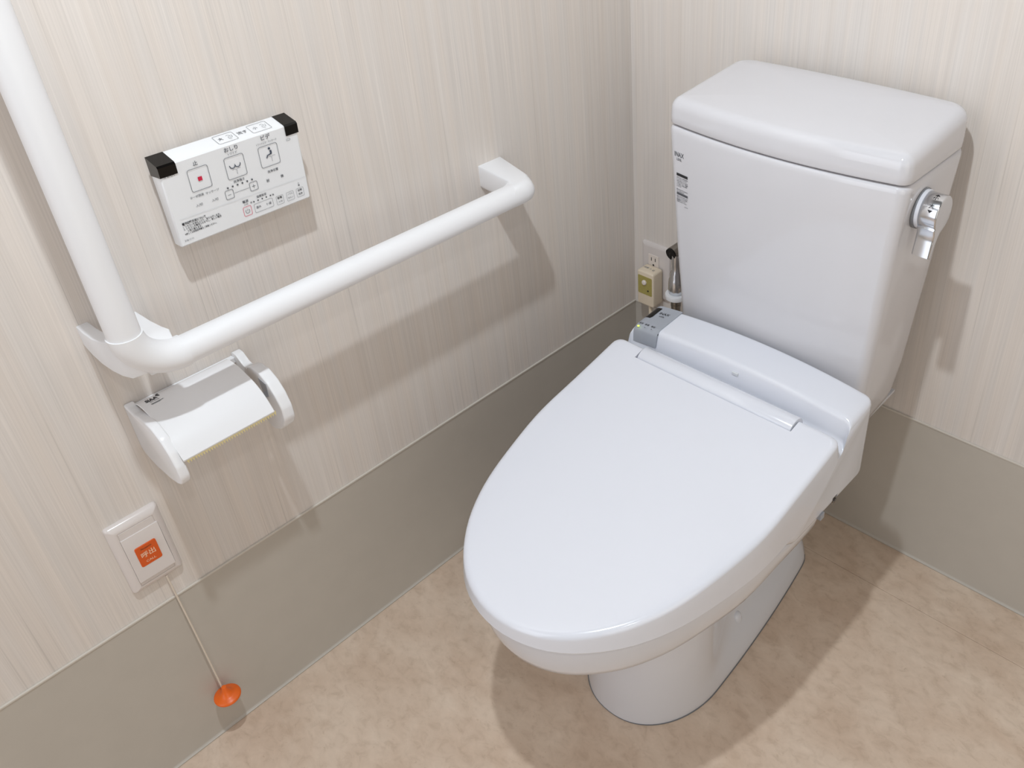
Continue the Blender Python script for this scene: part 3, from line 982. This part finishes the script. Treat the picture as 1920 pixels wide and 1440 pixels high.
# wash pictogram
cxw, cyw = -0.7612, 0.0762
pts = [(cxw - 0.0068 + 0.0035 + 0.0035 * math.cos(a), cyw + 0.0012 + 0.0042 * math.sin(a)) for a in np.linspace(math.pi, 2 * math.pi - 0.25, 12)]
pts += [(cxw, cyw + 0.0012)]
pts += [(cxw + 0.0033 + 0.0035 * math.cos(a), cyw + 0.0012 + 0.0042 * math.sin(a)) for a in np.linspace(math.pi + 0.25, 2 * math.pi, 12)]
pr.stroke(pts, 0.0010, NAVY)
def spray(cx, cy, m=INKM):
    for k in range(4): pr.rect(cx - 0.0003, cy - 0.0008 - 0.0016 * k, cx + 0.0003, cy + 0.0002 - 0.0016 * k, m, 0.0001)
    for sg in (-1, 1):
        for k in range(3):
            x = cx + sg * (0.0012 + 0.0016 * k); y = cy + 0.0006 + 0.0009 * k - 0.0004 * k * k
            pr.rect(x - 0.0005, y - 0.00025, x + 0.0005, y + 0.00025, m, 0.0001)
spray(cxw + 0.0006, 0.0705)
# seated figure pictogram
fx_, fy_ = -0.7165, 0.0745
pr.disc(fx_ + 0.0012, fy_ + 0.0076, 0.0015, NAVY)
pr.stroke([(fx_ + 0.0024, fy_ + 0.0050), (fx_ + 0.0026, fy_ + 0.0018), (fx_ + 0.0018, fy_ + 0.0002)], 0.0024, NAVY)
pr.stroke([(fx_ + 0.0022, fy_ + 0.0004), (fx_ - 0.0026, fy_ - 0.0004), (fx_ - 0.0042, fy_ - 0.0036)], 0.0013, NAVY)
spray(fx_ + 0.0022, 0.0712)
# strength row
pr.text('洗浄強さ', -0.7608, 0.0562, 0.0036, INKM)
for k in range(6): pr.disc(-0.7767 + k * 0.0063, 0.0517, 0.00115, INKM)
button(-0.7814, 0.0376, -0.7713, 0.0488, 0.002, INKG)
button(-0.7499, 0.0372, -0.7398, 0.0483, 0.002, INKG)
pr.rect(-0.7785, 0.0425, -0.7745, 0.0430, INKM)
pr.rect(-0.7470, 0.0424, -0.7428, 0.0430, INKM); pr.rect(-0.74525, 0.0406, -0.74465, 0.0448, INKM, 0.0001)
pr.rect(-0.7704, 0.0425, -0.7508, 0.0429, INKM)
pr.text('洗浄位置', -0.7165, 0.0533, 0.0036, INKM)
pr.text('前', -0.7257, 0.0427, 0.0042, INKM); pr.text('後', -0.7063, 0.0422, 0.0042, INKM)
pr.text('ターボ脱臭', -0.8142, 0.0552, 0.0034, INKG); pr.text('マッサージ', -0.7955, 0.0546, 0.0034, INKG)
pr.text('入/切', -0.8142, 0.0440, 0.0036, INKG); pr.text('入/切', -0.7948, 0.0434, 0.0036, INKG)
pr.text('INAX', -0.8378, 0.0899, 0.0048, INKG, sx=1.1)
pr.frame_(-0.6908, 0.0836, -0.6858, 0.0860, 0.0011, 0.0004, INKG)
# lower compartment
pr.stroke([(-0.8410, 0.0348), (-0.6765, 0.0308)], 0.0005, LINE)
pr.frame_(-0.7650, 0.0085, -0.7546, 0.0205, 0.002, 0.0006, PINK)
pts = [(-0.7598 + 0.0026 * math.cos(a), 0.0143 + 0.0026 * math.sin(a)) for a in np.linspace(math.radians(125), math.radians(415), 18)]
pr.stroke(pts, 0.0005, INKM); pr.rect(-0.7601, 0.0143, -0.7596, 0.0176, INKM, 0.0001)
pr.text('電源', -0.7600, 0.0272, 0.0040, INKM); pr.text('入/切', -0.7600, 0.0235, 0.0024, INKG)
pr.text('温度設定', -0.7383, 0.0274, 0.0034, INKM)
for k in range(5): pr.disc(-0.7496 + k * 0.00565, 0.0232, 0.0010, INKM)
pr.text('低', -0.7530, 0.0233, 0.0026, INKM); pr.text('高', -0.7234, 0.0228, 0.0026, INKM)
pr.frame_(-0.7505, 0.0080, -0.7256, 0.0196, 0.0015, 0.0004, INKG)
pr.text('温水', -0.7451, 0.0142, 0.0034, INKM); pr.text('便座', -0.7312, 0.0136, 0.0034, INKM)
for x0, x1, t1, t2, ma, mb in ((-0.7206, -0.7110, '節電', '入/切', INK, INKG), (-0.7062, -0.6963, 'ノズル', 'きれい', INKG, INKG), (-0.6921, -0.6821, '自動', '洗浄', INKM, INKM)):
    pr.frame_(x0, 0.0070, x1, 0.0186, 0.0012, 0.00035, INKG)
    pr.text(t1, (x0 + x1) / 2, 0.0156, 0.0032 if len(t1) < 3 else 0.0026, ma); pr.text(t2, (x0 + x1) / 2, 0.0106, 0.0030 if len(t2) < 3 else 0.0026, mb)
pr.disc(-0.6870, 0.0226, 0.0010, INKM); pr.text('入', -0.6872, 0.0254, 0.0026, INKG)
pr.text('電池切替方法について', -0.8400, 0.0279, 0.0036, INK, 'LEFT', sx=0.82, bold=0.00006)
pr.text('1. リモコンを持ち上げて、取りはずします。', -0.8400, 0.0243, 0.0030, INK, 'LEFT', sx=0.80)
pr.text('2. リモコンの電池ふたを外し、新しい電池', -0.8396, 0.0213, 0.0030, INK, 'LEFT', sx=0.82)
pr.text('と取り替えます。', -0.8360, 0.0181, 0.0030, INK, 'LEFT', sx=0.82)
pr.text('※詳しくは取扱説明書をご参照ください。', -0.8398, 0.0150, 0.0028, INK, 'LEFT', sx=0.78)
pr.text('318-1111', -0.8366, 0.0072, 0.0030, INKG)
pr.done('printed buttons, signs and small Japanese captions')
# writing on the top face
zt = 0.9052
tdir = Vector((0.002 - (TX - 0.002), 0, 0.9050 - (TZ + 0.0006))).normalized()
pr = Print('print', rem, (Vector((TX - 0.002, 0, TZ + 0.0007)), (0, 1, 0), tdir, (tdir.z, 0, -tdir.x)))
pr.lift = 0.0004
pr.frame_(-0.7705, 0.0030, -0.7462, 0.0205, 0.0022, 0.0005, INKG)
pr.frame_(-0.7270, 0.0030, -0.7026, 0.0205, 0.0022, 0.0005, INKG)
pr.text('大', -0.7642, 0.0118, 0.0058, INKM); pr.text('小', -0.7200, 0.0118, 0.0058, INKG)
pr.text('流す', -0.7366, 0.0118, 0.0066, INKG)
for cx_s, m_ in ((-0.7528, INKM), (-0.7090, INKG)):
    for ph in (0, 2.1, 4.2):
        pr.stroke([(cx_s + (0.0006 + 0.0030 * t) * math.cos(ph + 2.6 * t), 0.0118 + (0.0010 + 0.0048 * t) * math.sin(ph + 2.6 * t)) for t in np.linspace(0, 1, 12)], 0.0004, m_)
pr.done('printed flush keys on the top edge')

bm = box(bmesh.new(), (0.0, -0.838, 0.812), (0.0022, -0.684, 0.888), 0.0008, 1)
to_obj('wall_mount', bm, REMW, rem)
rem_shift = Vector((0.014, -0.0049, 0.0067))
for o in list(rem.children):
    if o.name.startswith('wall_mount'):
        for v in o.data.vertices:
            if v.co.x > 0.001: v.co.x = 0.0152
    else:
        for v in o.data.vertices: v.co += rem_shift

# ================================================================== PAPER HOLDER
hold = thing('paper_holder', 'white toilet paper holder with serrated edge below the corner of the handrail', 'paper holder', (0.0, -0.89, 0.6))
side = [(0.0, 0.6270), (0.012, 0.6240), (0.026, 0.6235), (0.040, 0.6265), (0.056, 0.6285), (0.074, 0.6275), (0.092, 0.6180), (0.105, 0.6030),
        (0.1125, 0.5850), (0.1140, 0.5680), (0.1080, 0.5560), (0.0940, 0.5500), (0.0720, 0.5455), (0.0350, 0.5440), (0.0120, 0.5480), (0.0, 0.5560)]
sd = round_corners(side, 0.02, 6)
bm = prism(sd, 'y', -0.9690, -0.9570, 0.0022, 3)
to_obj('side_arm', bm, HOLD, hold, True, 40)
# right arm: thin web from the wall, thick rim outside
arm2 = [(0.0, 0.6270), (0.0130, 0.6265), (0.0250, 0.6175), (0.0400, 0.6135), (0.0560, 0.6130), (0.0620, 0.6000), (0.0550, 0.5600), (0.0250, 0.5480), (0.0, 0.5560)]
bm = prism(round_corners(arm2, 0.006, 4), 'y', -0.8262, -0.8148, 0.0010, 2)
to_obj('side_arm', bm, HOLD, hold, True, 40)
rimp = [(0.0400, 0.6215), (0.0600, 0.6290), (0.0780, 0.6280), (0.0940, 0.6195), (0.1060, 0.6050), (0.1130, 0.5870), (0.1130, 0.5690), (0.1050, 0.5550), (0.0900, 0.5420), (0.0700, 0.5330), (0.0560, 0.5400), (0.0480, 0.5800)]
bm = prism(round_corners(rimp, 0.02, 7), 'y', -0.8290, -0.8135, 0.002, 3)
to_obj('rim', bm, HOLD, hold, True, 40)
bm = prism([(0.0720, 0.6190), (0.0900, 0.6170), (0.0880, 0.5970), (0.0760, 0.5880)], 'y', -0.8296, -0.8285, 0.0, 1)
to_obj('recess_shade', bm, GREY, hold, False)  # flat grey patch, paints the shade of the hollow in the rim
bm = box(bmesh.new(), (0.0, -0.9570, 0.612), (0.008, -0.8260, 0.6205), 0.0008, 1)
to_obj('back_plate', bm, HOLD, hold)
# spindle arm seen through the gap
bm = bmesh.new(); tube(bm, (0.068, -0.9570, 0.585), (0.068, -0.8250, 0.585), 0.006, n=16)
to_obj('spindle', bm, GREY, hold)
# cover flap
cov = [(0.006, 0.6215), (0.020, 0.6300), (0.042, 0.6310), (0.064, 0.6270), (0.084, 0.6205), (0.101, 0.6090), (0.1150, 0.5925)]
def cat(pts, n=4):
    out = []
    for i in range(len(pts) - 1):
        p0 = pts[max(i - 1, 0)]; p1 = pts[i]; p2 = pts[i + 1]; p3 = pts[min(i + 2, len(pts) - 1)]
        for k in range(n):
            t = k / n
            out.append(tuple(0.5 * ((2 * p1[j]) + (-p0[j] + p2[j]) * t + (2 * p0[j] - 5 * p1[j] + 4 * p2[j] - p3[j]) * t * t + (-p0[j] + 3 * p1[j] - 3 * p2[j] + p3[j]) * t ** 3) for j in range(2)))
    out.append(pts[-1]); return out
cc = cat(cov)
low = [(x - 0.0006, z_ - 0.0022) for x, z_ in cc][::-1]
bm = prism(cc + low, 'y', -0.9590, -0.8385, 0.0006, 1)
to_obj('cover_flap', bm, HOLD, hold, True, 40)
# serrated cutter under the front edge
bm = bmesh.new()
nt_ = 36; ya, yb = -0.9555, -0.8370
top_, bot_ = [], []
for k in range(nt_ * 2 + 1):
    y = ya + (yb - ya) * k / (nt_ * 2)
    d = 0.0044 if k % 2 else 0.0
    top_.append((y, 0.0)); bot_.append((y, d))
u1 = Vector((0.0035, 0, -0.0095)).normalized()
A0 = Vector((0.1132, 0, 0.5912))
def cutp(y, d, th): return A0 + Vector((0, y, 0)) + u1 * (d) + Vector((th, 0, 0))
ft = [bm.verts.new(cutp(y, 0, 0.0006)) for y, _ in top_]; fb = [bm.verts.new(cutp(y, 0.0016 + d, 0.0006)) for y, d in bot_]
bt = [bm.verts.new(cutp(y, 0, -0.0006)) for y, _ in top_]; bb_ = [bm.verts.new(cutp(y, 0.0016 + d, -0.0006)) for y, d in bot_]
for k in range(len(ft) - 1):
    bm.faces.new((ft[k], ft[k + 1], fb[k + 1], fb[k])); bm.faces.new((bt[k], bb_[k], bb_[k + 1], bt[k + 1]))
    bm.faces.new((fb[k], fb[k + 1], bb_[k + 1], bb_[k])); bm.faces.new((ft[k], bt[k], bt[k + 1], ft[k + 1]))
to_obj('cutter', bm, TAN, hold, False)['label'] = 'tan serrated tear edge'
# mark printed on the flap
def cov_z(x): return float(np.interp(x, [p[0] for p in cc], [p[1] for p in cc]))
class FlapPrint(Print):
    def P(self, x, y, h=0.0):   # x -> world y, y -> world x measured back from 0.040
        wx = 0.040 - y
        return Vector((wx, x, cov_z(wx) + 0.0004 + h))
pf = FlapPrint('print', hold, ((0, 0, 0), (0, 1, 0), (-1, 0, 0), (0, 0, 1)))
pf.text('SIAA', -0.9440, 0.0135, 0.0088, INK, sx=0.78, bold=0.00025)
pf.poly([(-0.9375, 0.0172), (-0.9345, 0.0230), (-0.9322, 0.0228), (-0.9330, 0.0130), (-0.9358, 0.0152)], INK)
pf.rect(-0.9478, 0.0100, -0.9395, 0.0108, INKM)
pf.text('ISO 22196', -0.9418, 0.0075, 0.0024, INK, sx=1.1)
pf.rect(-0.9480, 0.0022, -0.9370, 0.0042, INKG); pf.rect(-0.9370, 0.0034, -0.9330, 0.0042, INKM)
pf.done('small black printed mark')

# ================================================================== CALL BUTTON
call = thing('call_button', 'white wall plate with orange call label above the grey skirting', 'call button', (0.0, -1.014, 0.41))
rings = []
for ins, x in ((0.0, 0.0), (0.0, 0.003), (0.0015, 0.0060), (0.0045, 0.0085), (0.0085, 0.0100), (0.0100, 0.0102)):
    rings.append([Vector((x, p[0], p[1])) for p in rr_in(-1.0490, -0.9800, 0.3515, 0.4715, 0.005, ins)])
for ins, x in ((0.0110, 0.0102), (0.0113, 0.0094), (0.0120, 0.0094), (0.0123, 0.0104)):
    rings.append([Vector((x, p[0], p[1])) for p in rr_in(-1.0490, -0.9800, 0.3515, 0.4715, 0.005, ins)])
bm = loft(rings)
to_obj('plate', bm, PLATE, call, True, 30)
# rocker with a raised lower edge
rk = [(0.009, 0.4485), (0.0118, 0.4480), (0.0122, 0.4100), (0.0138, 0.3740), (0.0140, 0.3715), (0.0125, 0.3698), (0.009, 0.3695)]
rings = []
for y, ins in ((-1.0378, 0.0006), (-1.0372, 0.0), (-0.9898, 0.0), (-0.9892, 0.0006)):
    q = inset_poly(round_corners(rk, 0.0004, 2), ins)
    rings.append([Vector((p[0], y, p[1])) for p in q])
to_obj('push_key', loft(rings), PLATE, call, True, 30)
bm = prism(rrect(-1.0280, -1.0002, 0.3925, 0.4265, 0.003, 5), 'x', 0.0118, 0.0134, 0.0003, 1)
lb = to_obj('label_plate', bm, ORANGE_D, call)
lb['label'] = 'orange label'
pr = Print('label_print', lb, ((0.0134, 0, 0), (0, 1, 0), (0, 0, 1), (1, 0, 0)))
pr.text('呼出', -1.0142, 0.4102, 0.0100, PALE, sx=1.0)
pr.text('CALL', -1.0142, 0.3990, 0.0048, PALE, sx=1.15)
pr.text('Panasonic', -1.0142, 0.4210, 0.0036, BROWNINK)
pr.done('pale letters reading CALL')
# pull cord and knob
pull = thing('pull_cord', 'white pull cord with orange bell knob hanging from the call button', 'pull cord', (0.012, -1.004, 0.10))
bm = bmesh.new()
sweep(bm, [(0.0075 + 0.010 * t, -1.0055 + 0.0025 * math.sin(t * 1.5) , 0.3525 - (0.3525 - 0.108) * t) for t in np.linspace(0, 1, 12)], 0.0013, 8)
to_obj('cord', bm, CORD, pull)
bm = bmesh.new()
lathe(bm, [(0.0010, 0.1130), (0.0034, 0.1125), (0.0044, 0.1085), (0.0058, 0.1035), (0.0086, 0.0985), (0.0130, 0.0956), (0.0176, 0.0944), (0.0194, 0.0930), (0.0198, 0.0914), (0.0194, 0.0898), (0.0180, 0.0888), (0.0130, 0.0892), (0.006, 0.0900)], (0.0240, -1.0020, 0.0), 'z', 40)
# tilt towards the wall
kn = to_obj('knob', bm, ORANGE, pull, True, 40)
kn['label'] = 'orange bell-shaped knob'

# ================================================================== SOCKET, ADAPTOR, VALVE
sock = thing('wall_socket', 'white double wall socket in the corner behind the toilet', 'socket', (0.059, 0.0, 0.397))
rings = [[Vector((p[0], -h, p[1])) for p in rr_in(0.0240, 0.0940, 0.3370, 0.4570, 0.004, ins)] for ins, h in ((0, 0.0), (0, 0.0025), (0.0012, 0.0050), (0.004, 0.0068), (0.008, 0.0075))]
to_obj('plate', loft(rings), PLATE, sock, True, 30)
for z0 in (0.4035, 0.3600):
    bm = box(bmesh.new(), (0.0430, -0.0092, z0), (0.0690, -0.0070, z0 + 0.0305), 0.0008, 1)
    f = to_obj('outlet', bm, SOCKET, sock)
    for x, w in ((0.0510, 0.0008), (0.0608, 0.0008)):
        bm = box(bmesh.new(), (x - w, -0.0095, z0 + 0.0170), (x + w, -0.0088, z0 + 0.0245))
        to_obj('slot', bm, DARK, f, False)
    bm = bmesh.new(); lathe(bm, [(0.0021, -0.0095), (0.0021, -0.0088)], (0.0560, 0, z0 + 0.0085), 'y', 14)
    to_obj('earth_hole', bm, DARK, f, False)
adp = thing('plug_adaptor', 'cream safety plug adaptor with olive label on the white wall socket', 'plug', (0.06, -0.03, 0.37))
bm = prism(rrect(0.0392, 0.0805, 0.3340, 0.4110, 0.005, 4), 'y', -0.0096, -0.0400, 0.0035, 4)
to_obj('body', bm, CREAM, adp, True, 40)
bm = prism(rrect(0.0420, 0.0770, 0.3600, 0.4010, 0.0025, 4), 'y', -0.0396, -0.0406, 0.0002, 1)
gp = to_obj('label_plate', bm, GOLD, adp); gp['label'] = 'olive gold face label'
bm = bmesh.new(); lathe(bm, [(0.0055, -0.0404), (0.0055, -0.0425), (0.0042, -0.0440), (0.0015, -0.0446)], (0.0585, 0, 0.3875), 'y', 20)
to_obj('test_button', bm, SOCKET, adp)
bm = bmesh.new(); lathe(bm, [(0.0019, -0.0404), (0.0019, -0.0412)], (0.0675, 0, 0.3705), 'y', 12)
to_obj('status_lamp', bm, DARK, adp)
pr = Print('print', adp, ((0.0598, -0.0245, 0.4110), (1, 0, 0), (0, 1, 0), (0, 0, 1)))
pr.text('点検 入', -0.006, 0.001, 0.0060, INKG); pr.text('切', 0.009, -0.001, 0.0060, INKG)
pr.done()
bm = bmesh.new(); sweep(bm, [(0.064, -0.030, 0.336), (0.066, -0.031, 0.31), (0.070, -0.034, 0.28), (0.08, -0.045, 0.25), (0.10, -0.09, 0.23), (0.14, -0.16, 0.26), (0.20, -0.20, 0.33), (0.25, -0.235, 0.385)], 0.0035, 10)
to_obj('cable', bm, CREAM, adp)

val = thing('stop_valve', 'chrome stop valve with black screw head between socket and cistern', 'valve', (0.13, 0.0, 0.44))
bm = bmesh.new()
tube(bm, (0.1350, 0.0, 0.4850), (0.1300, -0.0460, 0.4790), 0.0122, n=24)
to_obj('spout', bm, DULL, val)
bm = bmesh.new()
tube(bm, (0.1300, -0.0456, 0.4791), (0.1296, -0.0492, 0.4786), 0.0116, n=24)
kb = to_obj('screw_head', bm, BLACK, val); kb['label'] = 'black slotted screw head'
bm = box(bmesh.new(), (0.1289, -0.0497, 0.4685), (0.1303, -0.0491, 0.4887))
to_obj('screw_slot', bm, DARK, kb, False)
bm = bmesh.new()
AX = (0.1370, -0.040, 0.0)
lathe(bm, [(0.0100, 0.478), (0.0100, 0.462), (0.0090, 0.452), (0.0088, 0.443), (0.0122, 0.436), (0.0122, 0.428), (0.0140, 0.424), (0.0150, 0.412), (0.0150, 0.396), (0.0130, 0.393)], AX, 'z', 10)
to_obj('valve_body', bm, CHROME, val, True, 40)
bm = bmesh.new()
lathe(bm, [(0.010, 0.3930), (0.0205, 0.3925), (0.0215, 0.3895), (0.0205, 0.3830), (0.0180, 0.3815), (0.010, 0.3810)], AX, 'z', 28)
to_obj('collar', bm, MATTE, val)['label'] = 'white plastic collar'
bm = bmesh.new()
lathe(bm, [(0.0100, 0.3815), (0.0100, 0.372), (0.0092, 0.3715), (0.0092, 0.369), (0.0100, 0.3685), (0.0100, 0.364), (0.0092, 0.3635), (0.0088, 0.24)], AX, 'z', 24)
to_obj('supply_hose', bm, DULL, val)
